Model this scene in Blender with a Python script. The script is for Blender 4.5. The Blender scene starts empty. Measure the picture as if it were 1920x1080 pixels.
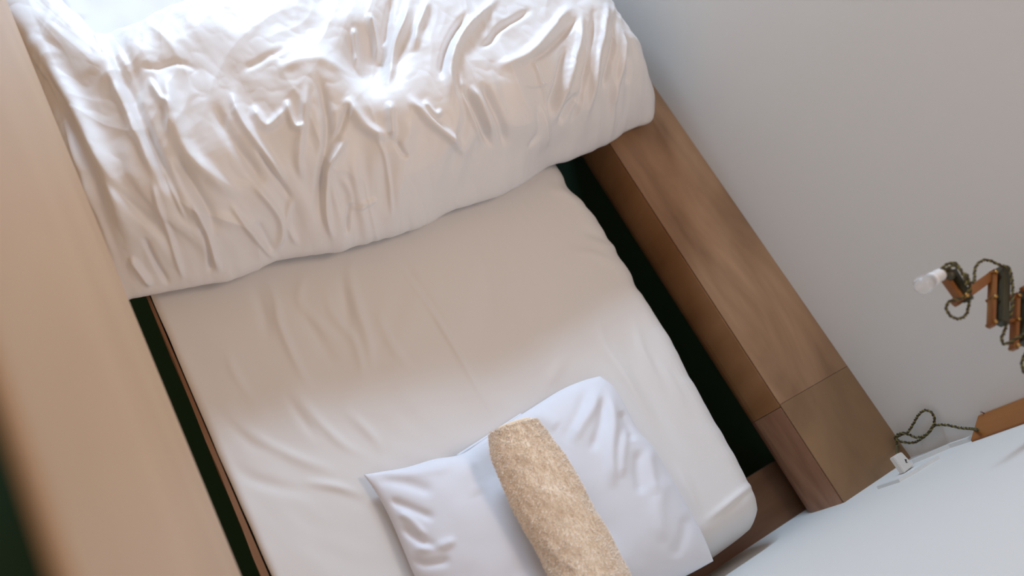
import bpy, bmesh, math, random
import numpy as np
from mathutils import Vector, Matrix

random.seed(7); rng = np.random.default_rng(7)
sc = bpy.context.scene
COL = sc.collection

# ------------------------------------------------------------------ camera
CAM_Z = 2.4
VY = np.array([-2540., -4440.]); VZ = np.array([-400., 730.])
F = math.sqrt(-float(VY @ VZ))
def _n(v): return v / np.linalg.norm(v)
AY = _n(np.array([VY[0], VY[1], F])); AU = -_n(np.array([VZ[0], VZ[1], F])); AX = np.cross(AY, AU)
R = np.array([AX, AY, AU])
right = R @ np.array([1., 0, 0]); down = R @ np.array([0, 1., 0]); fwd = R @ np.array([0, 0, 1.])
cam = bpy.data.cameras.new('camera'); camo = bpy.data.objects.new('camera', cam); COL.objects.link(camo)
camo.matrix_world = Matrix(((right[0], -down[0], -fwd[0], 0), (right[1], -down[1], -fwd[1], 0),
                            (right[2], -down[2], -fwd[2], CAM_Z), (0, 0, 0, 1)))
cam.sensor_width = 36; cam.lens = F / 1920 * 36; cam.clip_start = 0.01
cam.dof.use_dof = True; cam.dof.focus_distance = 1.62; cam.dof.aperture_fstop = 28 / 17.0
sc.camera = camo

# ------------------------------------------------------------------ light
sc.view_settings.view_transform = 'Standard'; sc.view_settings.look = 'None'
sc.view_settings.gamma = 1; sc.view_settings.use_curve_mapping = False
sc.view_settings.exposure = 0.10
w = bpy.data.worlds.new('world'); sc.world = w; w.use_nodes = True
w.node_tree.nodes['Background'].inputs[0].default_value = (1.0, 0.675, 0.455, 1)
w.node_tree.nodes['Background'].inputs[1].default_value = 0.36

def area(name, loc, target, sx, sy, power, color, spread=180):
    l = bpy.data.lights.new(name, 'AREA'); l.shape = 'RECTANGLE'; l.size = sx; l.size_y = sy
    l.energy = power; l.color = color; l.spread = math.radians(spread)
    o = bpy.data.objects.new(name, l); COL.objects.link(o); o.location = loc
    o.rotation_euler = (Vector(target) - Vector(loc)).to_track_quat('-Z', 'Y').to_euler()
    return o
MZ = 0.87     # top of the mattress
area('window_daylight', (0.72, 2.66, 2.12), (0.66, 0.4, MZ), 1.00, 0.26, 52, (0.56, 0.77, 1.0))
area('warm_fold_fill', (1.08, .02, 2.62), (0.35, 0.85, MZ), 0.45, 0.30, 2.6, (1.0, 0.76, 0.58), 110)  # added warm fill with no real source, brings out folds in the shaded duvet

# ------------------------------------------------------------------ helpers
def ray(px, py): return R @ np.array([px - 960, py - 540, F])
def atz(px, py, z): r = ray(px, py); return Vector((r * ((z - CAM_Z) / r[2])).tolist()) + Vector((0, 0, CAM_Z))
def onx(px, py, x): r = ray(px, py); return Vector((r * (x / r[0])).tolist()) + Vector((0, 0, CAM_Z))
def ony(px, py, y): r = ray(px, py); return Vector((r * (y / r[1])).tolist()) + Vector((0, 0, CAM_Z))
def proj(P):
    """picture coordinates of points (N,3), used to place traced folds"""
    Q = (P - np.array([0, 0, CAM_Z])) @ R
    return Q[:, :2] / Q[:, 2:3] * F + np.array([960, 540])

def link(name, me, mat, parent=None, smooth=True):
    o = bpy.data.objects.new(name, me); COL.objects.link(o)
    if mat: me.materials.append(mat)
    if smooth: me.polygons.foreach_set('use_smooth', [True] * len(me.polygons))
    if parent:
        o.parent = parent
        if not parent.parent: o.matrix_parent_inverse = Matrix.Translation(-parent.location)
    return o
def obj(name, bm, mat, parent=None, smooth=False):
    bmesh.ops.recalc_face_normals(bm, faces=bm.faces)
    me = bpy.data.meshes.new(name); bm.to_mesh(me); bm.free()
    return link(name, me, mat, parent, smooth)
def tag(o, label, cat, group=None):
    o['label'] = label; o['category'] = cat
    if group: o['group'] = group
    return o
def thing(name, loc, label, cat, group=None):
    o = bpy.data.objects.new(name, None); COL.objects.link(o); o.location = loc; o.empty_display_size = .05
    return tag(o, label, cat, group)
def struct(o): o['kind'] = 'structure'; return o
def box(bm, a, b, bevel=0, seg=2):
    a = Vector(a); b = Vector(b); c = (a + b) / 2; s = b - a
    r = bmesh.ops.create_cube(bm, size=1, matrix=Matrix.Translation(c) @ Matrix.Diagonal((abs(s.x), abs(s.y), abs(s.z), 1)))
    if bevel:
        es = list({e for v in r['verts'] for e in v.link_edges})
        bmesh.ops.bevel(bm, geom=es, offset=bevel, segments=seg, profile=.5, affect='EDGES')
def prism(bm, poly, z0, z1):
    vs = [bm.verts.new((x, y, z0)) for x, y in poly]; vt = [bm.verts.new((x, y, z1)) for x, y in poly]
    n = len(poly); bm.faces.new(vs[::-1]); bm.faces.new(vt)
    for i in range(n): bm.faces.new((vs[i], vs[(i + 1) % n], vt[(i + 1) % n], vt[i]))
def catmull(pts, n=8, closed=False):
    pts = [Vector(p) for p in pts]; out = []
    N = len(pts); segs = N if closed else N - 1
    for i in range(segs):
        if closed: p0, p1, p2, p3 = (pts[(i + k) % N] for k in (-1, 0, 1, 2))
        else: p0, p1, p2, p3 = pts[max(i - 1, 0)], pts[i], pts[i + 1], pts[min(i + 2, N - 1)]
        for k in range(n):
            t = k / n
            out.append(.5 * ((2 * p1) + (p2 - p0) * t + (2 * p0 - 5 * p1 + 4 * p2 - p3) * t * t + (3 * p1 - p0 - 3 * p2 + p3) * t ** 3))
    if not closed: out.append(pts[-1])
    return out
def frames(path):
    T = [(path[min(i + 1, len(path) - 1)] - path[max(i - 1, 0)]).normalized() for i in range(len(path))]
    n = T[0].orthogonal().normalized(); out = []
    for t in T:
        n = (n - t * n.dot(t)).normalized(); out.append((t, n, t.cross(n)))
    return out
def tube(bm, path, rad, seg=10):
    fr = frames(path); rings = []
    for i, p in enumerate(path):
        r = rad[i] if isinstance(rad, (list, tuple)) else rad
        t, n, b = fr[i]
        rings.append([bm.verts.new(p + (n * math.cos(a) + b * math.sin(a)) * r) for a in (2 * math.pi * k / seg for k in range(seg))])
    for i in range(len(rings) - 1):
        for k in range(seg):
            bm.faces.new((rings[i][k], rings[i][(k + 1) % seg], rings[i + 1][(k + 1) % seg], rings[i + 1][k]))
    bm.faces.new(rings[0][::-1]); bm.faces.new(rings[-1])
def resample(path, step):
    out = [path[0]]; acc = 0
    for a, b in zip(path, path[1:]):
        d = (b - a).length
        if d == 0: continue
        s = step - acc
        while s <= d:
            out.append(a.lerp(b, s / d)); s += step
        acc = d - (s - step)
    return out
def grid_mesh(name, P, closed_u=False):
    """P (nu,nv,3)"""
    nu, nv, _ = P.shape; idx = np.arange(nu * nv).reshape(nu, nv)
    a = idx[:-1, :-1].ravel(); b = idx[1:, :-1].ravel(); c = idx[1:, 1:].ravel(); d = idx[:-1, 1:].ravel()
    Fq = np.stack([a, b, c, d], 1)
    if closed_u:
        Fq = np.vstack([Fq, np.stack([idx[-1, :-1], idx[0, :-1], idx[0, 1:], idx[-1, 1:]], 1)])
    me = bpy.data.meshes.new(name)
    me.vertices.add(nu * nv); me.vertices.foreach_set('co', P.reshape(-1, 3).astype(np.float32).ravel())
    me.loops.add(Fq.size); me.loops.foreach_set('vertex_index', Fq.ravel().astype(np.int32))
    me.polygons.add(len(Fq)); me.polygons.foreach_set('loop_start', np.arange(0, Fq.size, 4, dtype=np.int32))
    me.update(calc_edges=True); me.validate()
    return me
def gnormals(P):
    du = np.gradient(P, axis=0); dv = np.gradient(P, axis=1)
    n = np.cross(du, dv); return n / (np.linalg.norm(n, axis=2, keepdims=True) + 1e-12)
def vnoise(x, y, seed=0):
    xi = np.floor(x).astype(int); yi = np.floor(y).astype(int); fx = x - xi; fy = y - yi
    fx = fx * fx * fx * (fx * (fx * 6 - 15) + 10); fy = fy * fy * fy * (fy * (fy * 6 - 15) + 10)
    def h(a, b):
        v = np.sin(a * 127.1 + b * 311.7 + seed * 74.7) * 43758.5453
        return (v - np.floor(v)) * 2 - 1
    return (h(xi, yi) * (1 - fx) + h(xi + 1, yi) * fx) * (1 - fy) + (h(xi, yi + 1) * (1 - fx) + h(xi + 1, yi + 1) * fx) * fy
def fbm(x, y, seed=0, o=3):
    s = 0; a = 1
    for k in range(o): s = s + a * vnoise(x * 2 ** k, y * 2 ** k, seed + k * 13); a *= .5
    return s
def smoothpoly(pts, n=6):
    return np.array([[v.x, v.y] for v in catmull([(p[0], p[1], 0) for p in pts], n)])
def fold(uv, pts, amp, wid, endfade=.25, sharp=1.0):
    """height of one fold: gaussian ridge along a polyline, fading out at its ends"""
    pl = smoothpoly(pts) if len(pts) > 2 else np.array(pts, float)
    seg = np.linalg.norm(np.diff(pl, axis=0), axis=1); L = seg.sum(); cum = np.concatenate([[0], np.cumsum(seg)])
    lo = pl.min(0) - 3.2 * wid; hi = pl.max(0) + 3.2 * wid
    m = (uv[:, 0] > lo[0]) & (uv[:, 0] < hi[0]) & (uv[:, 1] > lo[1]) & (uv[:, 1] < hi[1])
    q = uv[m]; best = np.full(len(q), 1e9); tb = np.zeros(len(q))
    for i in range(len(seg)):
        a, b = pl[i], pl[i + 1]; ab = b - a
        t = np.clip(((q - a) @ ab) / (ab @ ab + 1e-9), 0, 1)
        d = np.linalg.norm(q - a - t[:, None] * ab, axis=1)
        u = d < best; best[u] = d[u]; tb[u] = (cum[i] + t[u] * seg[i]) / L
    f = np.minimum(1, np.minimum(tb, 1 - tb) / endfade + .05); f = f * f * (3 - 2 * f)
    out = np.zeros(len(uv)); out[m] = amp * f * np.exp(-(best / wid) ** 2 * sharp)
    return out

# ------------------------------------------------------------------ materials
def mat(name, rgb, rough=.7, **k):
    m = bpy.data.materials.new(name); m.use_nodes = True; b = m.node_tree.nodes['Principled BSDF']
    b.inputs['Base Color'].default_value = (*rgb, 1); b.inputs['Roughness'].default_value = rough
    for kk, v in k.items(): b.inputs[kk.replace('_', ' ')].default_value = v
    return m
def bump(m, scale, strength, dist=.001, detail=4, vec='Object', stretch=(1, 1, 1), kind='noise'):
    nt = m.node_tree; b = nt.nodes['Principled BSDF']
    tc = nt.nodes.new('ShaderNodeTexCoord'); mp = nt.nodes.new('ShaderNodeMapping'); mp.inputs['Scale'].default_value = stretch
    n = nt.nodes.new('ShaderNodeTexNoise'); n.inputs['Scale'].default_value = scale; n.inputs['Detail'].default_value = detail
    bp = nt.nodes.new('ShaderNodeBump'); bp.inputs['Strength'].default_value = strength; bp.inputs['Distance'].default_value = dist
    nt.links.new(tc.outputs[vec], mp.inputs[0]); nt.links.new(mp.outputs[0], n.inputs['Vector'])
    nt.links.new(n.outputs['Fac'], bp.inputs['Height']); nt.links.new(bp.outputs[0], b.inputs['Normal'])
    return m
def wood(name, c1, c2, c3=None, rough=.45, grain=(30, 1.2, 30), scale=1.5, rot=0, contrast=(.3, .7)):
    m = mat(name, c1, rough); nt = m.node_tree; b = nt.nodes['Principled BSDF']
    tc = nt.nodes.new('ShaderNodeTexCoord')
    mp = nt.nodes.new('ShaderNodeMapping'); mp.inputs['Scale'].default_value = grain
    nt.links.new(tc.outputs['Object'], mp.inputs[0])
    n = nt.nodes.new('ShaderNodeTexNoise'); n.inputs['Scale'].default_value = scale; n.inputs['Detail'].default_value = 6; n.inputs['Distortion'].default_value = .6
    nt.links.new(mp.outputs[0], n.inputs['Vector'])
    mp2 = nt.nodes.new('ShaderNodeMapping'); mp2.inputs['Scale'].default_value = tuple(math.sqrt(g) * 1.6 for g in grain)
    nt.links.new(tc.outputs['Object'], mp2.inputs[0])
    n2 = nt.nodes.new('ShaderNodeTexNoise'); n2.inputs['Scale'].default_value = 1.0; n2.inputs['Detail'].default_value = 4; n2.inputs['Distortion'].default_value = 1.5
    nt.links.new(mp2.outputs[0], n2.inputs['Vector'])
    cr = nt.nodes.new('ShaderNodeValToRGB'); cr.color_ramp.elements[0].position = contrast[0]; cr.color_ramp.elements[1].position = contrast[1]
    cr.color_ramp.elements[0].color = (*c1, 1); cr.color_ramp.elements[1].color = (*c2, 1)
    mx = nt.nodes.new('ShaderNodeMath'); mx.operation = 'ADD'
    a = nt.nodes.new('ShaderNodeMath'); a.operation = 'MULTIPLY'; a.inputs[1].default_value = .35
    c = nt.nodes.new('ShaderNodeMath'); c.operation = 'MULTIPLY'; c.inputs[1].default_value = .65
    nt.links.new(n.outputs['Fac'], a.inputs[0]); nt.links.new(n2.outputs['Fac'], c.inputs[0])
    nt.links.new(a.outputs[0], mx.inputs[0]); nt.links.new(c.outputs[0], mx.inputs[1])
    nt.links.new(mx.outputs[0], cr.inputs['Fac']); nt.links.new(cr.outputs['Color'], b.inputs['Base Color'])
    bp = nt.nodes.new('ShaderNodeBump'); bp.inputs['Strength'].default_value = .12; bp.inputs['Distance'].default_value = .0006
    nt.links.new(n.outputs['Fac'], bp.inputs['Height']); nt.links.new(bp.outputs[0], b.inputs['Normal'])
    return m

M_wall = bump(mat('white_plaster', (.63, .61, .58), .85), 60, .12, .002, 6)
M_head = bump(mat('white_paint', (.69, .675, .65), .8), 45, .1, .002, 6)
M_ceil = mat('ceiling_paint', (.7, .69, .66), .9)
M_floor = bump(mat('floor_shade_green', (.012, .045, .020), .95), 300, .6, .004)  # green-black shade of the deep gaps is put into the floor colour
M_ledge = wood('walnut_laminate', (.17, .088, .042), (.42, .25, .14), grain=(9, 1.6, 9), scale=1.8, contrast=(.30, .70))
M_ledge2 = wood('walnut_laminate_short', (.18, .098, .047), (.28, .165, .082), grain=(9, 1.6, 9), scale=1.8)
M_side2 = wood('pinkish_ply', (.22, .10, .055), (.43, .235, .145), grain=(14, 3, 22), scale=1.6)
M_dark = mat('gap_shade_green', (.011, .042, .018), .9)  # shade of the gap beside the mattress, painted as a green-black colour
M_side = wood('warm_brown_ply', (.26, .12, .045), (.38, .195, .09), grain=(14, 14, 2.0), scale=1.6)
M_plat = wood('platform_board', (.10, .045, .022), (.17, .085, .045), grain=(3, 20, 3))
M_rail = wood('rail_wood', (.18, .085, .042), (.26, .13, .065), grain=(20, 1.5, 20))
M_panel = wood('pale_beech_panel', (.53, .34, .205), (.61, .41, .255), rough=.5, grain=(4, .8, 4), scale=1.0)
M_post = wood('orange_pine', (.22, .075, .012), (.31, .115, .022), grain=(12, 12, 1.2), scale=3)
M_armwood = wood('lamp_arm_wood', (.19, .07, .016), (.28, .11, .03), grain=(30, 30, 30))
M_armdark = wood('lamp_dark_wood', (.03, .028, .014), (.055, .045, .022), grain=(30, 30, 30))
M_brass = mat('brass', (.50, .30, .10), .35, Metallic=1.0)
M_cord = mat('brown_cloth_cord', (.05, .036, .016), .85)
M_cord2 = mat('golden_cloth_cord', (.15, .13, .035), .85)
M_porc = mat('white_porcelain', (.72, .72, .72), .35)
M_plastic = mat('white_plastic', (.68, .66, .63), .45)
M_black = mat('black_ink', (.03, .03, .035), .5)
M_cable = mat('cable_cover_white', (.62, .63, .62), .6)
M_metal = mat('grey_steel', (.35, .35, .36), .35, Metallic=1.0)
M_glass = mat('frosted_glass', (.92, .93, .94), .12, Transmission_Weight=.82, IOR=1.3)
def cloth(name, rgb, rough=.8, sheen=.25):
    m = mat(name, rgb, rough); b = m.node_tree.nodes['Principled BSDF']
    b.inputs['Sheen Weight'].default_value = sheen; b.inputs['Sheen Roughness'].default_value = .4
    return bump(m, 900, .25, .0004, 2)
M_duvet = cloth('white_sateen', (.81, .80, .81), .46, .15)
M_sheet = cloth('cream_sheet', (.755, .74, .735), .85)
M_flat = cloth('white_cotton', (.68, .64, .69), .85)
M_pillow = cloth('white_pillow_cotton', (.76, .78, .85), .8)
M_towel = cloth('beige_terry', (.92, .79, .63), .95, .4)
M_pile = cloth('beige_terry_pile', (.98, .87, .75), .95, .6)

# ------------------------------------------------------------------ setting
HY = -0.244; WX = 1.335; LEDGE = CAM_Z - 1.51; PLAT = CAM_Z - 1.72; BX = 1.116
FOOT = 2.42; BEND = 2.0; TOP = 2.95
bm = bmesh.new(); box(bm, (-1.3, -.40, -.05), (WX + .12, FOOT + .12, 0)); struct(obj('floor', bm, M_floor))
bm = bmesh.new(); box(bm, (WX, HY - .12, 0), (WX + .12, FOOT + .12, TOP)); struct(obj('wall_right', bm, M_wall))
bm = bmesh.new(); box(bm, (-.12, HY - .12, 0), (WX, HY, TOP)); struct(obj('wall_head', bm, M_head))
# wall at the foot of the bed, with the window the daylight comes through
bm = bmesh.new()
wx0, wx1, wz0, wz1 = .02, 1.28, 1.60, 2.50
box(bm, (-.12, FOOT, 0), (WX, FOOT + .12, wz0)); box(bm, (-.12, FOOT, wz1), (WX, FOOT + .12, TOP))
box(bm, (-.12, FOOT, wz0), (wx0, FOOT + .12, wz1)); box(bm, (wx1, FOOT, wz0), (WX, FOOT + .12, wz1))
struct(obj('wall_foot', bm, M_wall))
wf = bmesh.new()
for a, b in (((wx0, wz0), (wx1, wz0 + .03)), ((wx0, wz1 - .03), (wx1, wz1)), ((wx0, wz0), (wx0 + .03, wz1)), ((wx1 - .03, wz0), (wx1, wz1))):
    box(wf, (a[0], FOOT + .03, a[1]), (b[0], FOOT + .08, b[1]))
struct(obj('window_1', wf, M_panel))

# pale partition board beside the bed: leans a little, rounded top edge, stops above the bed
bm = bmesh.new()
def pan(x0, z0, x1, z1, th, y0, y1):
    n = Vector((z1 - z0, 0, -(x1 - x0))).normalized()      # towards the bed
    a0 = Vector((x0, 0, z0)); a1 = Vector((x1, 0, z1)); u = (a1 - a0).normalized()
    prof = [a0, ]
    r = th / 2
    for k in range(0, 13):
        t = math.pi * k / 12; c = a1 - n * r
        prof.append(c + n * r * math.cos(t) + u * r * math.sin(t))
    prof.append(a0 - n * th)
    ys = [y0, y1]; rings = [[bm.verts.new((p.x, y, p.z)) for p in prof] for y in ys]
    m = len(prof)
    for k in range(m): bm.faces.new((rings[0][k], rings[0][(k + 1) % m], rings[1][(k + 1) % m], rings[1][k]))
    bm.faces.new(rings[0][::-1]); bm.faces.new(rings[1])
pan(-.0180, CAM_Z - 1.215, -.0545, CAM_Z - .335, .008, HY, FOOT)
tag(obj('partition_board', bm, M_panel, smooth=False), 'tall pale beech partition board running along the left side of the bed', 'board')

# ------------------------------------------------------------------ bed frame
bed = thing('bed_frame', (.6, .8, 0), 'brown wooden bunk surround with wide flat ledge along the right wall', 'bed frame')
bm = bmesh.new(); box(bm, (.030, HY, PLAT - .03), (.90, BEND, PLAT)); obj('platform', bm, M_plat, bed)
bm = bmesh.new(); box(bm, (.90, HY, PLAT - .03), (BX + .068, HY + .13, PLAT - .003)); obj('end_board', bm, M_plat, bed)
SB = CAM_Z - 1.70; SY = -.010
bm = bmesh.new(); seam_y = -.005
box(bm, (BX, seam_y + .0004, LEDGE - .003), (WX, BEND, LEDGE), .0003, 1); obj('ledge', bm, M_ledge, bed)
bm = bmesh.new(); box(bm, (BX, HY, LEDGE - .003), (WX, seam_y - .0004, LEDGE), .0003, 1); obj('ledge', bm, M_ledge2, bed)
def side(y0, y1, m):
    bm = bmesh.new(); rr = .085; zt_ = LEDGE - .0062
    pr = [(BX + .088, zt_), (BX - .001, zt_)] + [(BX - .001 + rr - rr * math.cos(t), SB + rr - rr * math.sin(t)) for t in np.linspace(0, math.pi / 2, 9)] + [(BX + .088, SB)]
    A = [bm.verts.new((x, y0, z)) for x, z in pr]; B = [bm.verts.new((x, y1, z)) for x, z in pr]
    bm.faces.new(A); bm.faces.new(B[::-1])
    for k in range(len(pr)): bm.faces.new((A[k], B[k], B[(k + 1) % len(pr)], A[(k + 1) % len(pr)]))
    obj('side_board', bm, m, bed)
side(HY, SY - .0006, M_side2); side(SY + .0006, BEND, M_side)
bm = bmesh.new(); box(bm, (BX + .07, HY, 0), (BX + .087, BEND, SB)); obj('shade_panel', bm, M_dark, bed)  # dark sheet added below the side board to imitate the shaded gap
bm = bmesh.new()
pts = [(HY, .0265), (-.1, .0235), (0, .021), (.3, .0175), (.8, .014), (BEND, .014)]
zt = MZ - .014
def rail(y): 
    return np.interp(y, [p[0] for p in pts], [p[1] for p in pts])
prof = [(0, PLAT - .10), (0, zt), (None, zt), (None, PLAT - .10)]
def outer(y): return float(np.interp(y, [HY, 0, .3, .6, BEND], [.006, .006, .0075, .0095, .0095]) + .0008 * math.sin(y * 23) + .0006 * math.sin(y * 51))
ys = np.linspace(HY, BEND, 40); rings = []
for y in ys: rings.append([bm.verts.new((float(rail(y)) if x is None else outer(y), y, z)) for x, z in prof])
for a, b in zip(rings, rings[1:]):
    for k in range(4): bm.faces.new((a[k], a[(k + 1) % 4], b[(k + 1) % 4], b[k]))
bm.faces.new(rings[0]); bm.faces.new(rings[-1][::-1])
obj('side_rail', bm, M_rail, bed)
for y in (HY + .05, .9, BEND - .1):
    for x in (.03, BX - .06):
        bm = bmesh.new(); box(bm, (x, y - .025, 0), (x + .05, y + .025, PLAT - .03), .003); obj('leg', bm, M_plat, bed)

# ------------------------------------------------------------------ mattress with fitted sheet
def mattress():
    x1e = [(HY + .03, .90), (-.20, .95), (-.17, .968), (-.10, .980), (0, .985), (.15, .992), (.3, .995), (.5, 1.0), (.62, .992), (.70, .983), (.8, .985), (2.0, .985)]
    nx, ny = 420, 560; R0 = .015
    # cross profile in x: down the left side, over the top, down the right side
    y = np.linspace(-.215, 1.90, ny)
    xr = np.interp(y, [p[0] for p in x1e], [p[1] for p in x1e]) + .004 * vnoise(y * 9, y * 0, 3) + .002 * vnoise(y * 28, y * 0, 4)
    xl = np.interp(y, [-.215, 0, .3, .8, 2.], [.029, .023, .0195, .0155, .0155])
    s = np.linspace(0, 1, nx)
    H = .175
    P = np.zeros((nx, ny, 3))
    for j in range(ny):
        a, b = xl[j], xr[j]; w = b - a
        # arc parameters: side .14 (8%), arc, top
        path = [(a, -H)] + [(a, -H * .5), (a, -R0)] + [(a + R0 - R0 * math.cos(t), -R0 + R0 * math.sin(t)) for t in np.linspace(.2, math.pi / 2, 7)]
        rb = .05
        path += [(b - rb + rb * math.sin(t), -rb + rb * math.cos(t)) for t in np.linspace(0, math.pi / 2 - .1, 8)] + [(b, -rb), (b - .004, -.10), (b - .014, -H)]
        path = np.array(path); L = np.concatenate([[0], np.cumsum(np.linalg.norm(np.diff(path, axis=0), axis=1))]); L /= L[-1]
        P[:, j, 0] = np.interp(s, L, path[:, 0]); P[:, j, 2] = np.interp(s, L, path[:, 1]); P[:, j, 1] = y[j]
    # round the head end: lower the top towards y = -.215
    e = np.clip((-.128 - y) / .087, 0, 1)
    drop = (1 - np.sqrt(np.clip(1 - e ** 2, 0, 1)))
    P[:, :, 2] = P[:, :, 2] - drop[None, :] * (H + P[:, :, 2]) * .96
    e2 = np.clip((y - 1.85) / .05, 0, 1); P[:, :, 2] -= (1 - np.sqrt(1 - e2 ** 2))[None, :] * (H + P[:, :, 2]) * .95
    P[:, :, 2] += MZ
    fl = P.reshape(-1, 3); uv = proj(fl); h = np.zeros(len(fl)); X = fl[:, 0]; Y = fl[:, 1]
    h += .0022 * fbm(X * 5 + Y * 1.5, Y * 2.2, 5, 2)
    h += .0024 * fbm(X * 11 + Y * 2.5 + 2 * vnoise(X * 2, Y * 3, 8), Y * 3.2, 11, 3) * np.clip((1.1 - X) * 1.2, .4, 1)
    W = MATTRESS_FOLDS
    for pts, a, wd in W: h += fold(uv, pts, a * .0019, wd * 1.05, .5)
    # small puckers along the right hand edge
    edge = np.exp(-((np.interp(Y, y, xr) - X) / .045) ** 2)
    h += edge * .0022 * vnoise(Y * 34 + X * 8, X * 3, 9)
    N = gnormals(P); 
    if N[nx // 2, ny // 2, 2] < 0: N = -N
    P += N * h.reshape(nx, ny)[:, :, None]
    me = grid_mesh('mattress', P)
    o = link('mattress', me, M_sheet)
    bm = bmesh.new(); bm.from_mesh(me)     # close the underside and ends
    bnd = [e for e in bm.edges if e.is_boundary]
    bmesh.ops.holes_fill(bm, edges=bnd, sides=0); bm.to_mesh(me); bm.free()
    me.polygons.foreach_set('use_smooth', [True] * len(me.polygons))
    return o
MATTRESS_FOLDS = [
    ([(725, 455), (762, 515), (802, 572), (850, 650), (905, 745), (940, 800)], 2.2, 5),
    ([(738, 470), (790, 545), (840, 630)], -1.6, 9),
    ([(490, 500), (515, 560), (525, 610), (560, 690), (590, 740)], 3.0, 8),
    ([(470, 520), (495, 590), (505, 650)], -2.5, 10),
    ([(580, 500), (560, 560), (600, 610), (650, 650)], 2.6, 9),
    ([(545, 540), (590, 620), (640, 700)], -2.4, 11),
    ([(600, 520), (625, 590), (665, 640), (690, 740)], 2.4, 8),
    ([(670, 470), (655, 520), (690, 640), (700, 720)], 3.2, 10),
    ([(640, 500), (650, 580), (660, 640)], -2.6, 10),
    ([(700, 560), (730, 640), (790, 720)], 1.8, 9),
    ([(530, 730), (570, 790), (600, 830)], -2.2, 8),
    ([(545, 720), (590, 780), (640, 830), (690, 860)], 2.4, 9),
    ([(430, 790), (500, 830), (560, 860), (640, 890)], 2.0, 10),
    ([(400, 760), (470, 830), (520, 850)], -1.8, 11),
    ([(640, 760), (700, 820), (720, 860)], 2.0, 9),
    ([(560, 900), (640, 915), (690, 935)], 2.2, 8),
    ([(420, 640), (440, 700), (480, 760)], 1.6, 9),
    ([(410, 850), (480, 900), (600, 930)], -1.6, 12),
    ([(1120, 560), (1130, 640), (1180, 720), (1240, 830)], 3.0, 9),
    ([(1150, 600), (1175, 660), (1230, 760), (1290, 870)], -2.6, 11),
    ([(1185, 590), (1205, 660), (1250, 740)], 2.6, 8),
    ([(1225, 660), (1260, 720), (1300, 790)], 2.0, 9),
    ([(1260, 860), (1300, 940), (1320, 980)], 2.0, 9),
    ([(1080, 430), (1130, 445), (1165, 470)], -3.0, 8),
    ([(1060, 470), (1120, 480), (1175, 510)], 2.4, 8),
    ([(1020, 345), (1070, 370), (1110, 400)], 2.6, 9),
    ([(1040, 330), (1060, 345), (1095, 385)], -2.5, 8),
    ([(1312, 984), (1350, 955), (1400, 915), (1430, 890)], 3.2, 6),
    ([(1060, 650), (1040, 700), (1010, 730)], 1.5, 12),
    ([(960, 560), (990, 610), (1040, 660)], 1.2, 14),
    ([(860, 600), (900, 680), (960, 750)], -1.2, 16),
]
tag(mattress(), 'single mattress in a creamy fitted sheet with a lengthwise crease, lying inside the bed frame', 'mattress')

# ------------------------------------------------------------------ far sheet / flat duvet behind the fold
def spread():
    nx, ny = 200, 180
    X, Y = np.meshgrid(np.linspace(.075, .98, nx), np.linspace(1.34, 1.86, ny), indexing='ij')
    Z = MZ + .065 + .008 * fbm(X * 7, Y * 4, 21)
    Z += fold(proj(np.stack([X, Y, Z], 2).reshape(-1, 3)), [(120, -10), (135, 20), (150, 45)], .012, 14).reshape(X.shape)
    ed = np.minimum.reduce([X - .03, .98 - X, 1.88 - Y]); Z -= .012 * np.exp(-(ed / .02) ** 2)
    P = np.stack([X, Y, Z], 2)
    o = link('blanket', grid_mesh('blanket', P), M_flat)
    s = o.modifiers.new('thickness', 'SOLIDIFY'); s.thickness = .03; s.offset = -1
    return o
tag(spread(), 'smooth white blanket lying flat at the foot, behind the folded duvet', 'blanket')

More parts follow.
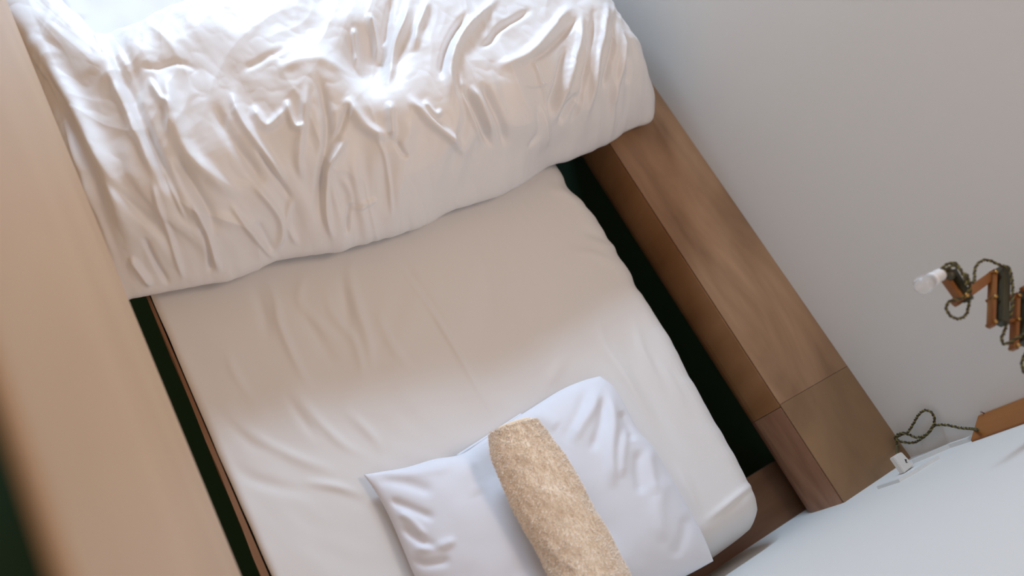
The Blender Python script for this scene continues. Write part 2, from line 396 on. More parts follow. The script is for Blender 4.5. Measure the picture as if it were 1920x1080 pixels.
# ------------------------------------------------------------------ duvet
DUV = [  # traced folds: points, height in mm, width
    ([(188, 52), (232, 145), (262, 215), (290, 285), (322, 352), (355, 430)], -10, 16),
    ([(20, -20), (60, 60), (110, 150), (165, 255), (215, 370), (262, 500)], 12, 30),
    ([(75, 130), (130, 235), (180, 330), (218, 430)], -13, 20),
    ([(50, 60), (110, 215), (170, 370), (222, 510)], 5, 9),
    ([(225, 80), (250, 130), (262, 190)], -6, 16),
    ([(205, 120), (235, 200), (268, 275), (300, 350)], 9, 14),
    ([(268, 215), (285, 265), (300, 300), (318, 372)], -5, 11),
    ([(310, 130), (322, 200), (345, 275), (395, 330), (455, 375)], 13, 22),
    ([(255, 120), (290, 128), (330, 118), (375, 130)], -3, 9),
    ([(275, 140), (300, 185), (318, 205), (315, 260)], 7, 10),
    ([(325, 285), (350, 330), (385, 385), (410, 440)], -13, 17),
    ([(295, 300), (320, 350), (350, 415)], 5, 6),
    ([(450, 130), (500, 110), (540, 90)], -3, 10),
    ([(510, 140), (560, 120), (610, 120), (650, 140)], 4, 16),
    ([(430, 160), (448, 215), (478, 262), (520, 320), (534, 352)], 10, 13),
    ([(400, 185), (420, 235), (455, 290), (500, 350)], -10, 17),
    ([(470, 190), (500, 235), (540, 200)], 8, 14),
    ([(535, 185), (552, 235), (575, 232)], 9, 10),
    ([(590, 140), (608, 190), (618, 250), (606, 330), (600, 420)], -14, 14),
    ([(575, 150), (570, 220), (560, 300), (575, 350)], 7, 12),
    ([(655, 255), (632, 285), (614, 320), (612, 400), (625, 450)], 11, 9),
    ([(650, 180), (668, 215), (690, 240), (728, 262)], 12, 16),
    ([(660, 190), (650, 210), (640, 240), (622, 280)], -8, 10),
    ([(728, 190), (731, 228), (734, 262)], 10, 10),
    ([(760, 180), (800, 225), (845, 262), (873, 294)], 12, 13),
    ([(790, 190), (812, 215), (825, 205)], 7, 8),
    ([(700, 250), (718, 285), (728, 340), (731, 405)], 4, 6),
    ([(740, 262), (752, 285), (765, 292)], -6, 8),
    ([(660, 380), (652, 410), (648, 440)], -8, 6),
    ([(668, 385), (700, 375), (660, 395)], 4, 6),
    ([(663, 45), (668, 80), (672, 112)], 12, 9),
    ([(690, 20), (705, 60), (714, 95)], 14, 9),
    ([(768, -10), (760, 35), (740, 80), (733, 130), (724, 165)], 14, 13),
    ([(735, -10), (728, 30), (722, 70)], -8, 10),
    ([(805, -5), (792, 30), (782, 55), (778, 95)], 9, 11),
    ([(880, 20), (850, 60), (834, 100), (824, 155)], -11, 10),
    ([(940, -10), (890, 40), (856, 85), (842, 140), (848, 200)], 11, 12),
    ([(860, 130), (868, 180), (895, 250), (910, 275)], 6, 8),
    ([(862, 160), (882, 195), (905, 245), (925, 280)], -11, 10),
    ([(898, 155), (918, 195), (938, 240), (950, 280)], -11, 11),
    ([(880, 160), (902, 205), (922, 255)], 7, 7),
    ([(1000, 15), (940, 50), (920, 75), (895, 90)], -9, 9),
    ([(1075, 5), (1030, 60), (985, 105), (925, 130)], 11, 15),
    ([(1085, 30), (1052, 70), (1020, 100), (985, 120)], -9, 9),
    ([(1060, 85), (1050, 120), (1040, 160), (1028, 220)], -12, 10),
    ([(1090, 20), (1085, 80), (1068, 130), (1050, 180), (1035, 240)], 9, 10),
    ([(1112, 10), (1110, 70), (1095, 130), (1082, 185), (1068, 235)], -7, 8),
    ([(1135, 0), (1132, 60), (1118, 120), (1105, 180), (1098, 225)], 9, 9),
    ([(1150, 20), (1152, 70), (1140, 130), (1128, 180)], -8, 8),
    ([(1168, 50), (1172, 100), (1158, 160), (1150, 210)], 7, 8),
    ([(1080, 170), (1062, 200), (1048, 235)], -9, 9),
    ([(1180, 90), (1185, 130), (1180, 165)], -6, 8),
    ([(992, 105), (1008, 150), (1018, 180), (1024, 240)], 5, 5),
    ([(975, 160), (1000, 162), (1025, 155)], 3, 5),
    ([(1010, 190), (1022, 250), (1030, 280)], 6, 7),
    ([(1000, 200), (1006, 250), (985, 280)], -5, 8),
    ([(240, 480), (262, 510), (285, 540)], 8, 9),
    ([(268, 440), (290, 490), (318, 540)], -7, 8),
    ([(285, 330), (310, 420), (335, 500), (345, 535)], 6, 8),
    ([(360, 370), (385, 430), (400, 480), (415, 520)], 8, 10),
    ([(375, 420), (392, 470), (395, 520)], -6, 8),
    ([(430, 380), (465, 430), (500, 470), (520, 490)], 7, 8),
    ([(470, 340), (520, 400), (530, 440), (515, 480)], 8, 11),
    ([(480, 415), (500, 450), (512, 478)], -5, 12),
    ([(550, 370), (540, 420), (560, 465)], 5, 9),
    ([(475, 270), (510, 320), (550, 380)], -6, 8),
    ([(640, 330), (660, 370), (648, 420)], 4, 9),
]
def duvet():
    nx, nt = 640, 520
    xs = np.linspace(0, 1, nx)
    # front foot line of the fold on the bed, traced from its lower edge
    fr = [(240, 555), (330, 545), (430, 533), (500, 500), (560, 480), (620, 470), (645, 468), (700, 446), (780, 425), (860, 395), (940, 366), (1000, 336), (1030, 315), (1075, 298), (1130, 280), (1200, 245), (1232, 216)]
    zf = MZ + .055
    F3 = [atz(a, b, zf) for a, b in fr]
    X0, X1 = -.034, 1.245
    x = X0 + (X1 - X0) * xs
    yf = np.interp(x, [p.x for p in F3], [p.y for p in F3])
    k = np.ones(9) / 9; yf = np.convolve(np.pad(yf, 4, 'edge'), k, 'valid')
    ec = np.clip((x - (X1 - .05)) / .05, 0, 1); yf = yf + .045 * (1 - np.sqrt(1 - ec ** 2))
    yb = np.interp(x, [X0, .02, .05, .095, .13, .25, .5, 1.24], [1.62, 1.55, 1.42, 1.26, 1.25, 1.29, 1.30, 1.27])
    ht = np.interp(x, [X0, .1, .3, .8, 1.1, X1], [.205, .265, .285, .29, .27, .20])
    # base lifts on the right where it lies on the ledge
    zb = MZ + .009 + np.interp(x, [0, .98, 1.12, X1], [0, 0, .022, .022])
    P = np.zeros((nx, nt, 3)); t = np.linspace(0, 1, nt)
    for i in range(nx):
        d = yb[i] - yf[i]; h = ht[i]
        e = np.clip((x[i] - (X1 - .09)) / .09, 0, 1); hh = h * (0.22 + .78 * math.sqrt(max(0, 1 - e ** 2.4)))
        e0 = np.clip((X0 + .05 - x[i]) / .05, 0, 1); hh *= (.72 + .28 * math.sqrt(1 - e0 ** 2))
        sl = float(np.interp(x[i], [0, .12, .35, .6, 1.0], [.035, .045, .03, .015, .0]))
        bb = max(d - .13, .34 + sl)
        ctrl = [(.10, 0), (.045, 0), (.012, .10), (0, .22), (.014 + sl * .3, .40), (.040 + sl * .6, .58), (.082 + sl, .76), (.138 + sl, .89), (.215 + sl, .97), (.31 + sl, 1.0),
                ((.31 + sl + bb) / 2, 1.0), (bb, .96), (d - .05, .78), (d - .01, .5), (d - .02, .15), (d - .06, 0.0), (d - .16, 0)]
        pp = np.array(ctrl); pp[:, 1] *= hh
        sm = np.array([[v.x, v.y] for v in catmull([(a, b, 0) for a, b in pp], 5)])
        L = np.concatenate([[0], np.cumsum(np.linalg.norm(np.diff(sm, axis=0), axis=1))]); L /= L[-1]
        P[i, :, 0] = x[i]; P[i, :, 1] = yf[i] + np.interp(t, L, sm[:, 0]); P[i, :, 2] = zb[i] + np.interp(t, L, sm[:, 1])
    # right end bulges outwards in x with height, traced outline of the end
    zn = np.clip((P[:, :, 2] - zb[:, None]) / ht[:, None], 0, 1)
    near = np.clip((P[:, :, 0] - 1.0) / .24, 0, 1)
    yo = P[:, :, 1]
    endx = np.interp(yo, [.66, .74, .80, .86, .92, .98, 1.05, 1.15, 1.3], [.028, .024, .016, .004, -.022, -.022, -.005, .0, .0])
    P[:, :, 0] += near * (endx + .008 * fbm(yo * 18, yo * 0, 31, 2))
    N = gnormals(P)
    if N[nx // 2, nt // 2, 2] < 0: N = -N
    fl = P.reshape(-1, 3); uv = proj(fl); h = np.zeros(len(fl)); X, Y, Z = fl.T
    T = np.broadcast_to(t[None, :], (nx, nt)).ravel()
    vis = np.clip((T - .03) / .05, 0, 1) * np.clip((.80 - T) / .12, 0, 1)
    for pts, a, wd in DUV: h += vis * fold(uv, pts, a * .00130, wd * .64)
    # the punched-in hollow on top
    d2 = ((uv[:, 0] - 696) / 54) ** 2 + ((uv[:, 1] - 102) / 66) ** 2
    h -= .050 * np.exp(-d2 ** 1.3) * vis
    d3 = ((uv[:, 0] - 560) / 60) ** 2 + ((uv[:, 1] - 45) / 30) ** 2; h -= .006 * np.exp(-d3)
    # soft bulk and fine crumple
    h += .010 * fbm(X * 4.5, T * 7, 41, 2) * np.clip(T * 8, 0, 1)
    warp = .6 * vnoise(X * 6, T * 6, 51)
    front = np.exp(-((T - .26) / .12) ** 2)
    h += .0085 * vnoise(X * 8.5 + warp, T * 3.5, 57) * (.2 + front)
    h += (.0065 * (.5 - np.abs(vnoise(X * 15 + warp * 2, T * 6, 52))) * 1.6 + .0034 * vnoise(X * 38 + warp * 3, T * 9, 53)) * (.25 + 1.0 * front)
    h += .0013 * np.abs(fbm(X * 30 + Y * 14, Y * 24 - X * 8, 61, 2))
    topz = np.clip((T - .33) / .1, 0, 1) * np.clip((.85 - T) / .1, 0, 1)
    a_ = X * .8 - Y * .6; b_ = X * .6 + Y * .8; wq = fbm(X * 4, Y * 4, 91, 2)
    h += topz * (.0065 * (.45 - np.abs(vnoise(a_ * 13 + wq * 1.2, b_ * 4 + wq, 92))) + .0035 * (.45 - np.abs(vnoise(a_ * 27 + wq * 2, b_ * 9, 93))))
    # pucker of the seam along the lower edge
    P += N * h.reshape(nx, nt)[:, :, None]
    P[:, :, 2] = np.maximum(P[:, :, 2], (zb - .002)[:, None])
    P[:, :, 0] = np.where(P[:, :, 2] > MZ, np.clip(P[:, :, 0], -.040, 1.325), P[:, :, 0])
    me = grid_mesh('duvet', P)
    o = link('duvet', me, M_duvet)
    bm = bmesh.new(); bm.from_mesh(me)
    bmesh.ops.holes_fill(bm, edges=[e for e in bm.edges if e.is_boundary], sides=0); bm.to_mesh(me); bm.free()
    me.polygons.foreach_set('use_smooth', [True] * len(me.polygons))
    return o
tag(duvet(), 'thick white crumpled duvet folded across the bed, its end resting on the wooden ledge', 'duvet')

# ------------------------------------------------------------------ pillow
PIL_TOP = MZ + .085
def outline_to_plane(pts, z): return [atz(a, b, z) for a, b in pts]
def pillow():
    zc = MZ + .022
    A = [(682, 890), (718, 884), (760, 877), (812, 862), (862, 853), (905, 826), (950, 795), (1000, 763), (1050, 732), (1092, 714), (1125, 705)]
    B = [(1125, 705), (1152, 728), (1178, 775), (1198, 812), (1222, 838), (1250, 885), (1285, 945), (1320, 1010), (1338, 1052)]
    C = [(1338, 1052), (1290, 1078), (1220, 1112), (1140, 1150), (1040, 1192), (950, 1225), (878, 1250)]
    D = [(682, 890), (706, 925), (728, 965), (748, 1010), (775, 1075), (800, 1120), (840, 1190), (878, 1250)]
    def cur(pts, n):
        v = catmull(outline_to_plane(pts, zc), 6); v = np.array([[a.x, a.y] for a in v])
        L = np.concatenate([[0], np.cumsum(np.linalg.norm(np.diff(v, axis=0), axis=1))]); L /= L[-1]
        s = np.linspace(0, 1, n); return np.stack([np.interp(s, L, v[:, 0]), np.interp(s, L, v[:, 1])], 1)
    n = 300; a = cur(A, n); c = cur(C[::-1], n); b = cur(B, n); d = cur(D, n)
    U, V = np.meshgrid(np.linspace(0, 1, n), np.linspace(0, 1, n), indexing='ij')
    Q = (1 - V)[..., None] * a[:, None] + V[..., None] * c[:, None] + (1 - U)[..., None] * d[None] + U[..., None] * b[None] \
        - ((1 - U) * (1 - V))[..., None] * a[0] - (U * (1 - V))[..., None] * a[-1] - ((1 - U) * V)[..., None] * c[0] - (U * V)[..., None] * c[-1]
    u = 2 * U - 1; v = 2 * V - 1
    prof = np.clip((1 - np.abs(u) ** 2.6) * (1 - np.abs(v) ** 2.6), 0, 1) ** .52
    top = zc + .074 * prof
    P = np.stack([Q[..., 0], Q[..., 1], top], 2)
    uv = proj(P.reshape(-1, 3)); h = np.zeros(n * n)
    for pts, am, wd in PILF: h += fold(uv, pts, am * .0013, wd)
    h += .0016 * fbm(P[..., 0].ravel() * 14, P[..., 1].ravel() * 14, 71, 2) 
    # the towel's weight presses a channel
    tow = fold(uv, [(930, 800), (1010, 930), (1090, 1090)], .034, 85); h -= tow
    e = np.minimum(1, np.minimum.reduce([U, V, 1 - U, 1 - V]) / .03)
    P[..., 2] += h.reshape(n, n) * e
    bot = np.stack([Q[..., 0], Q[..., 1], zc - .020 * prof], 2)
    bm = bmesh.new()
    for G, flip in ((P, 0), (bot, 1)):
        idx = [[bm.verts.new(G[i, j]) for j in range(n)] for i in range(n)] if not flip else None
        if not flip: I1 = idx
        else:
            st = 6; I2 = [[I1[i][j] if i in (0, n - 1) or j in (0, n - 1) else bm.verts.new(G[i, j]) for j in range(n)] for i in range(n)]
            idx = I2
        for i in range(n - 1):
            for j in range(n - 1):
                q = (idx[i][j], idx[i + 1][j], idx[i + 1][j + 1], idx[i][j + 1])
                try: bm.faces.new(q if flip else q[::-1])
                except ValueError: pass
    root = thing('pillow', atz(1030, 950, MZ + .004), 'white pillow lying on the sheet at the head, under the rolled beige towel', 'pillow')
    obj('pillowcase', bm, M_pillow, root, True)
    # flap hem of the pillowcase that shows along the upper edge
    pts = outline_to_plane([(858, 856), (905, 826), (950, 796), (978, 778)], MZ + .010)
    bm = bmesh.new(); tube(bm, catmull(pts, 8), .0042, 8); 
    obj('case_hem', bm, M_pillow, root, True)
PILF = [
    ([(700, 893), (760, 905), (820, 925)], -5, 12), ([(690, 892), (760, 888), (860, 870)], 3, 12),
    ([(725, 935), (775, 955), (820, 975)], -5, 9), ([(740, 960), (770, 975), (800, 1010)], 4, 8),
    ([(745, 985), (790, 1015), (830, 1030)], -5, 9), ([(770, 1030), (820, 1025), (860, 1010)], 4, 9),
    ([(760, 1050), (800, 1058), (850, 1050)], -4, 9),
    ([(1120, 722), (1112, 760), (1085, 800), (1070, 830)], 6, 12), ([(1100, 730), (1085, 780), (1060, 830)], -4, 12),
    ([(1138, 725), (1150, 790), (1145, 850), (1150, 920)], 7, 11), ([(1130, 740), (1128, 790), (1110, 850)], -5, 10),
    ([(1160, 770), (1178, 800), (1185, 830)], -5, 9), ([(1185, 800), (1170, 830), (1165, 900)], 4, 9),
    ([(1215, 835), (1222, 880), (1230, 930)], 4, 10), ([(1200, 840), (1196, 880), (1205, 930)], -4, 10),
    ([(1250, 890), (1235, 950), (1245, 1020)], 3, 14), ([(1290, 960), (1280, 1010), (1260, 1050)], -3, 12),
    ([(1000, 770), (1020, 780), (1050, 800)], 3, 12), ([(890, 850), (880, 880), (900, 930)], 3, 16),
]
pillow()

# ------------------------------------------------------------------ rolled towel
def towel():
    cen = [(962, 800), (975, 835), (1000, 880), (1030, 935), (1060, 990), (1088, 1045), (1110, 1095), (1128, 1140)]
    wid = [.040, .052, .058, .060, .058, .060, .062, .058]
    z0 = PIL_TOP + .044
    pc = catmull([atz(a, b, z0) for a, b in cen], 16); n = len(pc)
    s = np.linspace(0, 1, n); rr = np.interp(s, np.linspace(0, 1, len(wid)), wid)
    Tn = []
    for i in range(n):
        t = (pc[min(i + 1, n - 1)] - pc[max(i - 1, 0)]).normalized(); side = t.cross(Vector((0, 0, 1))).normalized()
        Tn.append((t, side))
    m = 180; P = np.zeros((n, m, 3)); Nn = np.zeros((n, m, 3))
    for i in range(n):
        c = pc[i]; side = Tn[i][1]
        for j in range(m):
            a = 2 * math.pi * j / m
            ca, sa = math.cos(a), math.sin(a)
            q = rr[i] * (1 + .02 * math.sin(3 * a + s[i] * 5))
            ex = math.copysign(abs(ca) ** .85, ca) * q; ez = math.copysign(abs(sa) ** .85, sa) * q * .72
            # outer lap edge: a small step on the left flank
            P[i, j] = np.array(c + side * ex) + np.array([0, 0, ez])
    # lap: offset of the outer layer, from angle ~150 deg going over the top
    ang = (np.arange(m) / m * 360)
    lap = np.clip((205 - ang) / 4, 0, 1) * np.clip((ang - 0) / 2, 0, 1) * .004
    lap = np.where(ang < 209, .004 * np.clip((209 - ang) / 3, 0, 1), 0) + np.where(ang > 320, .004 * np.clip((ang - 320) / 40, 0, 1), 0)
    C0 = np.array([[p.x, p.y, p.z] for p in pc])[:, None]
    D = P - C0; D /= np.linalg.norm(D, axis=2, keepdims=True)
    SS, AA = np.meshgrid(s, np.radians(ang), indexing='ij')
    cr = .0020 * fbm(SS * 9 + np.cos(AA) * 2, np.sin(AA) * 3 + SS * 5, 81, 3) + .0005 * vnoise(SS * 70, np.cos(AA) * 16 + 7 * np.sin(AA), 83)
    P = P + D * (lap[None, :, None] + cr[..., None])
    root = thing('towel', atz(1050, 960, PIL_TOP), 'rolled up beige terry towel lying on the white pillow', 'towel')
    me = grid_mesh('roll', np.concatenate([P, P[:, :1]], 1))
    bm = bmesh.new(); bm.from_mesh(me); bmesh.ops.remove_doubles(bm, verts=bm.verts, dist=1e-6)
    # spiral ends
    for end, sign in ((0, -1), (n - 1, 1)):
        ring = [v for v in bm.verts]
    bmesh.ops.holes_fill(bm, edges=[e for e in bm.edges if e.is_boundary], sides=0)
    bm.to_mesh(me); bm.free()
    link('roll', me, M_towel, root)
    # spiral edge on the visible end
    for end, sg in ((0, -1), (n - 1, 1)):
        t, side = Tn[end]; c = pc[end]; path = []
        for k in range(120):
            a = k / 120 * 5.5 * math.pi; q = rr[end] * (.16 + .80 * k / 120)
            path.append(c + t * sg * .003 + side * math.cos(a) * q + Vector((0, 0, math.sin(a) * q * .72)))
        bm = bmesh.new(); tube(bm, path, .0028, 6); obj('rolled_edge', bm, M_towel, root, True)
    bm = bmesh.new(); tube(bm, catmull([atz(a, b, z0 - .012) for a, b in ((953, 912), (962, 935), (983, 972), (1002, 1015), (1018, 1050))], 8), [.0012] + [.0032] * 31 + [.0012], 8)
    obj('hem', bm, M_towel, root, True)
    # terry pile: short loops standing on the surface
    N = 64000; ii = rng.uniform(1, n - 2, N); jj = rng.uniform(0, m, N)
    i0 = ii.astype(int); j0 = jj.astype(int) % m; fi = (ii - i0)[:, None]; fj = (jj - np.floor(jj))[:, None]; j1 = (j0 + 1) % m
    base = (P[i0, j0] * (1 - fi) + P[i0 + 1, j0] * fi) * (1 - fj) + (P[i0, j1] * (1 - fi) + P[i0 + 1, j1] * fi) * fj
    nr = D[i0, j0]; keep = nr[:, 2] > -.35; base = base[keep]; nr = nr[keep]; N = len(base)
    rv = rng.normal(size=(N, 3)); tang = np.cross(nr, rv); tang /= np.linalg.norm(tang, axis=1, keepdims=True)
    hgt = rng.uniform(.003, .0058, N)[:, None]; wd = rng.uniform(.0004, .0008, N)[:, None]
    lean = (rng.normal(size=(N, 3)) * .75 + nr); lean /= np.linalg.norm(lean, axis=1, keepdims=True)
    b0 = base - nr * .0006
    v = np.stack([b0 - tang * wd, b0 + tang * wd, b0 + lean * hgt * .7 + tang * wd * 1.1 + tang * .0003, b0 + lean * hgt * 1.0], 1).reshape(-1, 3)
    me = bpy.data.meshes.new('terry_pile'); me.vertices.add(len(v)); me.vertices.foreach_set('co', v.astype(np.float32).ravel())
    me.loops.add(4 * N); me.loops.foreach_set('vertex_index', np.arange(4 * N, dtype=np.int32))
    me.polygons.add(N); me.polygons.foreach_set('loop_start', np.arange(0, 4 * N, 4, dtype=np.int32)); me.update(calc_edges=True)
    o = link('terry_pile', me, M_pile, root, False); o['kind'] = 'stuff'
towel()

# ------------------------------------------------------------------ corner board and cords
bm = bmesh.new()
prism(bm, [(1.2745, HY + .0005), (1.2745, HY + .004), (1.328, HY + .033), (WX - .0005, HY + .033), (WX - .0005, HY + .0005)], CAM_Z - 1.275, TOP - .3)
bmesh.ops.bevel(bm, geom=[e for e in bm.edges], offset=.0008, segments=1, affect='EDGES')
tag(obj('corner_board', bm, M_post), 'orange-brown wooden board standing upright in the corner of the two white walls, above the cord', 'board')
# little nail on the right wall above the corner board
bm = bmesh.new(); p0 = onx(1850, 777, WX); p1 = p0 + Vector((-.012, .010, .004))
tube(bm, [p0, p1], .0011, 8); tube(bm, [p1, p1 + (p1 - p0).normalized() * .001], .0022, 8)
tag(obj('nail', bm, M_metal), 'small steel nail sticking out of the right wall beside the orange-brown corner board', 'nail')

def twisted(root, pts, r=.0017, pitch=.015, names=('strand', 'strand')):
    path = resample([Vector((p.x, p.y, max(p.z, LEDGE + .005))) for p in catmull(pts, 24)], .0016); fr = frames(path); L = 0; out = []
    for k, mm in enumerate((M_cord, M_cord2)):
        q = []; L = 0
        for i, p in enumerate(path):
            if i: L += (p - path[i - 1]).length
            a = 2 * math.pi * L / pitch + k * math.pi; t, n_, b = fr[i]
            q.append(p + (n_ * math.cos(a) + b * math.sin(a)) * r * .95)
        bm = bmesh.new(); tube(bm, q, r * (1.0 if k == 0 else .85), 7); obj(names[k], bm, mm, root, True)
c1 = thing('extension_cord', onx(1690, 835, WX - .02), 'twisted brown and gold cord with white plug, looped at the corner end of the ledge', 'cord')
cx = WX - .012; zp_c = CAM_Z - 1.40
def cp(px, py, x=cx): return onx(px, py, x)
twisted(c1, [ony(1834, 806, HY + .018), ony(1822, 804, HY + .018), cp(1800, 802), cp(1775, 797), cp(1752, 798), cp(1740, 812), cp(1728, 822), cp(1712, 830), cp(1690, 828, cx - .012),
             cp(1678, 820, cx - .012), cp(1690, 812, cx - .008), cp(1705, 815), cp(1718, 820, cx - .009), cp(1735, 816, cx - .009), cp(1746, 805, cx - .009), cp(1752, 790, cx), cp(1748, 775), cp(1735, 769),
             cp(1722, 778), cp(1712, 795), cp(1702, 810, cx - .005), cp(1690, 815, cx - .004), cp(1680, 822, cx), cp(1682, 838, cx - .010), atz(1682, 848, zp_c - .03), atz(1684, 855, zp_c - .008)])
# white inline switch / plug on the head wall, at the ledge end
def face_box(name, corners, depth_vec, m, root=None, bevel=.0015):
    bm = bmesh.new(); v0 = [bm.verts.new(c) for c in corners]; v1 = [bm.verts.new(c + depth_vec) for c in corners]; n = len(corners)
    bm.faces.new(v0); bm.faces.new(v1[::-1])
    for i in range(n): bm.faces.new((v0[i], v1[i], v1[(i + 1) % n], v0[(i + 1) % n]))
    bmesh.ops.bevel(bm, geom=list(bm.edges), offset=bevel, segments=2, affect='EDGES')
    return obj(name, bm, m, root)
zp = CAM_Z - 1.40
def ap(a, b, z): p = atz(a, b, z); return Vector((p.x, max(p.y, HY + .0006), z))
cs = [ap(a, b, zp) for a, b in ((1675, 857), (1691, 847), (1714, 872), (1696, 887))]
plug = face_box('plug', cs, Vector((0, 0, -.014)), M_plastic, c1)
mk = [ap(a, b, zp + .0004) for a, b in ((1696, 861), (1700, 861), (1700, 866), (1703, 867), (1699, 868))]
bm = bmesh.new(); bm.faces.new([bm.verts.new(p) for p in mk]); r = bmesh.ops.extrude_face_region(bm, geom=bm.faces[:])
bmesh.ops.translate(bm, verts=[g for g in r['geom'] if isinstance(g, bmesh.types.BMVert)], vec=(0, 0, -.001)); obj('mark', bm, M_black, plug)
# surface cable cover running up the head wall from the plug
cc = thing('cable_cover', ony(1700, 880, HY), 'flat white cable cover strip fixed to the head wall, rising from the white plug', 'cable cover')
def strip(pts, w, t, nm, m):
    c = [ony(a, b, HY) for a, b in pts]; bm = bmesh.new(); rings = []
    for i, p in enumerate(c):
        d = (c[min(i + 1, len(c) - 1)] - c[max(i - 1, 0)]).normalized(); s = d.cross(Vector((0, 1, 0))).normalized() * w / 2
        f = Vector((0, t, 0)); rings.append([bm.verts.new(q) for q in (p - s, p - s * .85 + f, p + s * .85 + f, p + s)])
    for a, b in zip(rings, rings[1:]):
        for k in range(4): bm.faces.new((a[k], a[(k + 1) % 4], b[(k + 1) % 4], b[k]))
    bm.faces.new(rings[0][::-1]); bm.faces.new(rings[-1]); return obj(nm, bm, m, cc)
strip([(1650, 915), (1690, 902), (1718, 886), (1740, 872), (1762, 860)], .012, .006, 'lower_strip', M_cable)
strip([(1715, 868), (1745, 855), (1785, 838), (1822, 826)], .012, .008, 'upper_strip', M_cable)

# ------------------------------------------------------------------ scissor wall lamp
ZL = CAM_Z - .95
lamp = thing('wall_lamp', onx(1935, 600, WX), 'wooden scissor arm wall lamp with white bulb and dark twisted cord on the right wall', 'wall lamp')
def L(px, py, dz=0): return atz(px, py, ZL) + Vector((0, 0, dz))
def slat(name, a, b, w, dz0, dz1, m, over=.006):
    """flat bar between two points, in the horizontal plane of the scissor arm"""
    A = L(*a); B = L(*b); d = (B - A).normalized(); A -= d * over; B += d * over; s = d.cross(Vector((0, 0, 1))) * w / 2
    bm = bmesh.new(); poly = [A - s, B - s, B + s, A + s]
    v0 = [bm.verts.new((p.x, p.y, ZL + dz0)) for p in poly]; v1 = [bm.verts.new((p.x, p.y, ZL + dz1)) for p in poly]
    bm.faces.new(v0); bm.faces.new(v1[::-1])
    for i in range(4): bm.faces.new((v0[i], v1[i], v1[(i + 1) % 4], v0[(i + 1) % 4]))
    bmesh.ops.bevel(bm, geom=list(bm.edges), offset=.0012, segments=2, affect='EDGES')
    return obj(name, bm, m, lamp)
def pin(px, py, dz0, dz1, r=.0032):
    p = L(px, py); bm = bmesh.new(); a = Vector((p.x, p.y, ZL + dz0)); b = Vector((p.x, p.y, ZL + dz1))
    tube(bm, [a, b - Vector((0, 0, .0012)), b - Vector((0, 0, .0005)), b], [r, r, r * 1.1, r * .6], 12); obj('pin', bm, M_brass, lamp, True)
slat('arm_slat', (1864, 512), (1861, 606), .0075, -.010, .004, M_armwood)
slat('arm_slat', (1880, 508), (1877, 602), .0150, -.008, .010, M_armdark)
slat('arm_slat', (1907, 556), (1904, 648), .0085, -.010, .004, M_armwood)
slat('arm_slat', (1926, 552), (1922, 640), .0200, -.008, .010, M_armdark)
slat('arm_slat', (1882, 556), (1908, 556), .0065, -.006, .003, M_armwood, .002)
slat('arm_slat', (1882, 601), (1906, 601), .0065, -.006, .003, M_armwood, .002)
slat('arm_slat', (1912, 545), (1962, 515), .0080, .004, .012, M_armwood)
slat('arm_slat', (1925, 648), (1985, 610), .0080, .004, .012, M_armwood)
slat('front_arm', (1868, 512), (1800, 561), .0140, -.014, -.002, M_armwood)
slat('front_arm', (1796, 560), (1770, 524), .0095, -.004, .010, M_armwood)
slat('front_arm', (1806, 562), (1780, 518), .0105, .000, .016, M_armdark)
for a in ((1862, 513), (1861, 559), (1861, 606), (1906, 557), (1904, 601), (1904, 650)): pin(*a, -.012, .009)
pin(1800, 561, -.016, .018, .004)
# wall bracket just right of the picture edge
bm = bmesh.new(); pb = onx(2010, 545, WX); box(bm, (WX - .016, pb.y - .03, pb.z - .10), (WX, pb.y + .03, pb.z + .06), .003); obj('wall_bracket', bm, M_armwood, lamp)
bm = bmesh.new(); q = L(1962, 515, .006); tube(bm, [q, Vector((WX - .016, pb.y, pb.z + .03))], .005, 10); obj('wall_arm', bm, M_armdark, lamp, True)
bm = bmesh.new(); q = L(1985, 610, .006); tube(bm, [q, Vector((WX - .016, pb.y, pb.z - .07))], .005, 10); obj('wall_arm', bm, M_armdark, lamp, True)
# socket, collar and bulb
s0 = L(1768, 519, .006); s1 = L(1740, 529, .006); s2 = L(1706, 549, .004)
ax = (s2 - L(1760, 517, .006)).normalized(); o0 = L(1760, 517, .006)
def lathe(bm, o, a, prof, seg=28):
    n = a.orthogonal().normalized(); b = a.cross(n); rings = []
    for d, r in prof: rings.append([bm.verts.new(o + a * d + (n * math.cos(t) + b * math.sin(t)) * r) for t in (2 * math.pi * k / seg for k in range(seg))])
    for p, q in zip(rings, rings[1:]):
        for k in range(seg): bm.faces.new((p[k], p[(k + 1) % seg], q[(k + 1) % seg], q[k]))
    bm.faces.new(rings[0][::-1]); bm.faces.new(rings[-1])
TL = (s2 - o0).length
bm = bmesh.new(); lathe(bm, o0, ax, [(-.002, .004), (0, .0095), (.004, .0105), (.018, .0105), (.020, .0115), (.024, .0115), (.025, .0095), (.0255, .004)]); obj('socket', bm, M_porc, lamp, True)
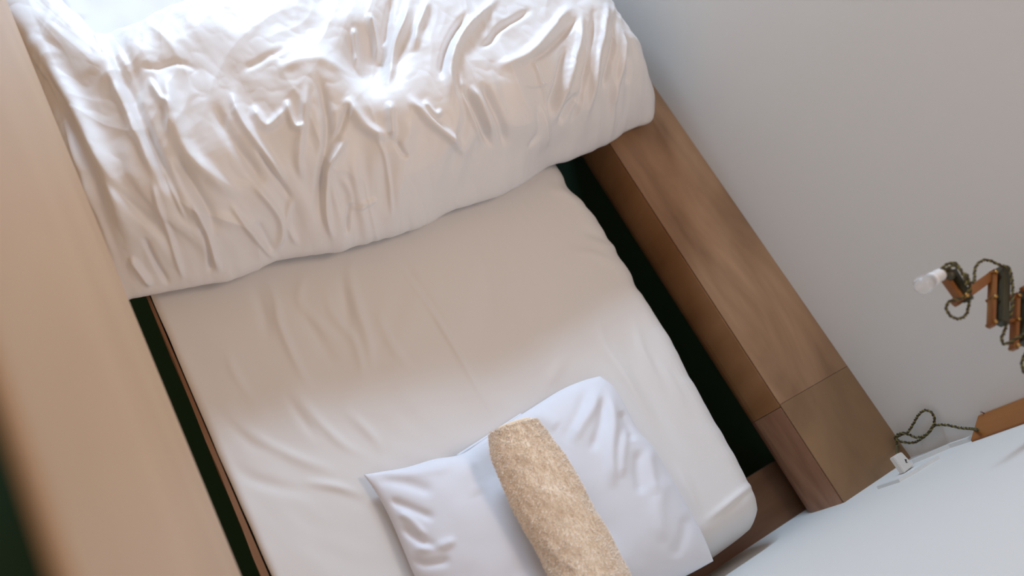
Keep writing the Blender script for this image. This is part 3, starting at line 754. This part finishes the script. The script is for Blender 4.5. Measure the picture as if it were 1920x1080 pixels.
bm = bmesh.new(); lathe(bm, o0, ax, [(.022, .006), (.026, .0085), (.030, .0095), (.034, .0125), (.040, .0148), (.046, .0152), (.052, .0135), (.056, .0095), (.0585, .005), (.0592, .0008)]); obj('bulb', bm, M_glass, lamp, True)
bm = bmesh.new(); q = L(1764, 514, .008); tube(bm, [q, q + Vector((.004, -.010, .002)), L(1779, 521, .010)], [.009, .011, .008], 12); obj('socket_mount', bm, M_armdark, lamp, True)
def cordpart(pts, r=.0015):
    path = resample(catmull(pts, 20), .0013); fr = frames(path); Ls = 0
    for k, mm in enumerate((M_cord, M_cord2)):
        q = []; Ls = 0
        for i, p in enumerate(path):
            if i: Ls += (p - path[i - 1]).length
            a = 2 * math.pi * Ls / .013 + k * math.pi; t, n_, b = fr[i]; q.append(p + (n_ * math.cos(a) + b * math.sin(a)) * r * .95)
        bm = bmesh.new(); tube(bm, q, r * (1.05 if k == 0 else .8), 7); obj('cord_strand', bm, mm, lamp, True)
cordpart([L(1754, 511, .012), L(1762, 505, .020), L(1772, 507, .024), L(1782, 520, .024), L(1790, 535, .024), L(1800, 550, .022), L(1797, 562, .010), L(1780, 566, .0), L(1778, 578, -.004),
          L(1788, 592, -.004), L(1803, 596, -.004), L(1814, 588, -.002), L(1816, 574, .0), L(1808, 560, .012), L(1796, 545, .026), L(1788, 528, .028), L(1792, 532, .022), L(1800, 541, .020), L(1812, 536, .016), L(1819, 525, .010),
          L(1821, 512, .008), L(1826, 500, .008), L(1838, 492, .008), L(1852, 494, .008), L(1866, 504, .012), L(1878, 512, .016), L(1884, 540, .016), L(1886, 575, .014), L(1888, 600, .006)])
cordpart([L(1758, 514, .014), L(1766, 512, .026), L(1776, 520, .028), L(1784, 534, .028), L(1790, 548, .026)])
cordpart([L(1888, 600, .0), L(1888, 612, -.002), L(1884, 624, -.002), L(1880, 634, -.002), L(1884, 644, -.002), L(1894, 642, 0), L(1902, 636, .004), L(1915, 630, .012)])
cordpart([L(1935, 640, .0), L(1924, 665, -.003), L(1920, 682, -.004), L(1928, 700, -.004), L(1950, 705, 0), L(1985, 640, 0)])
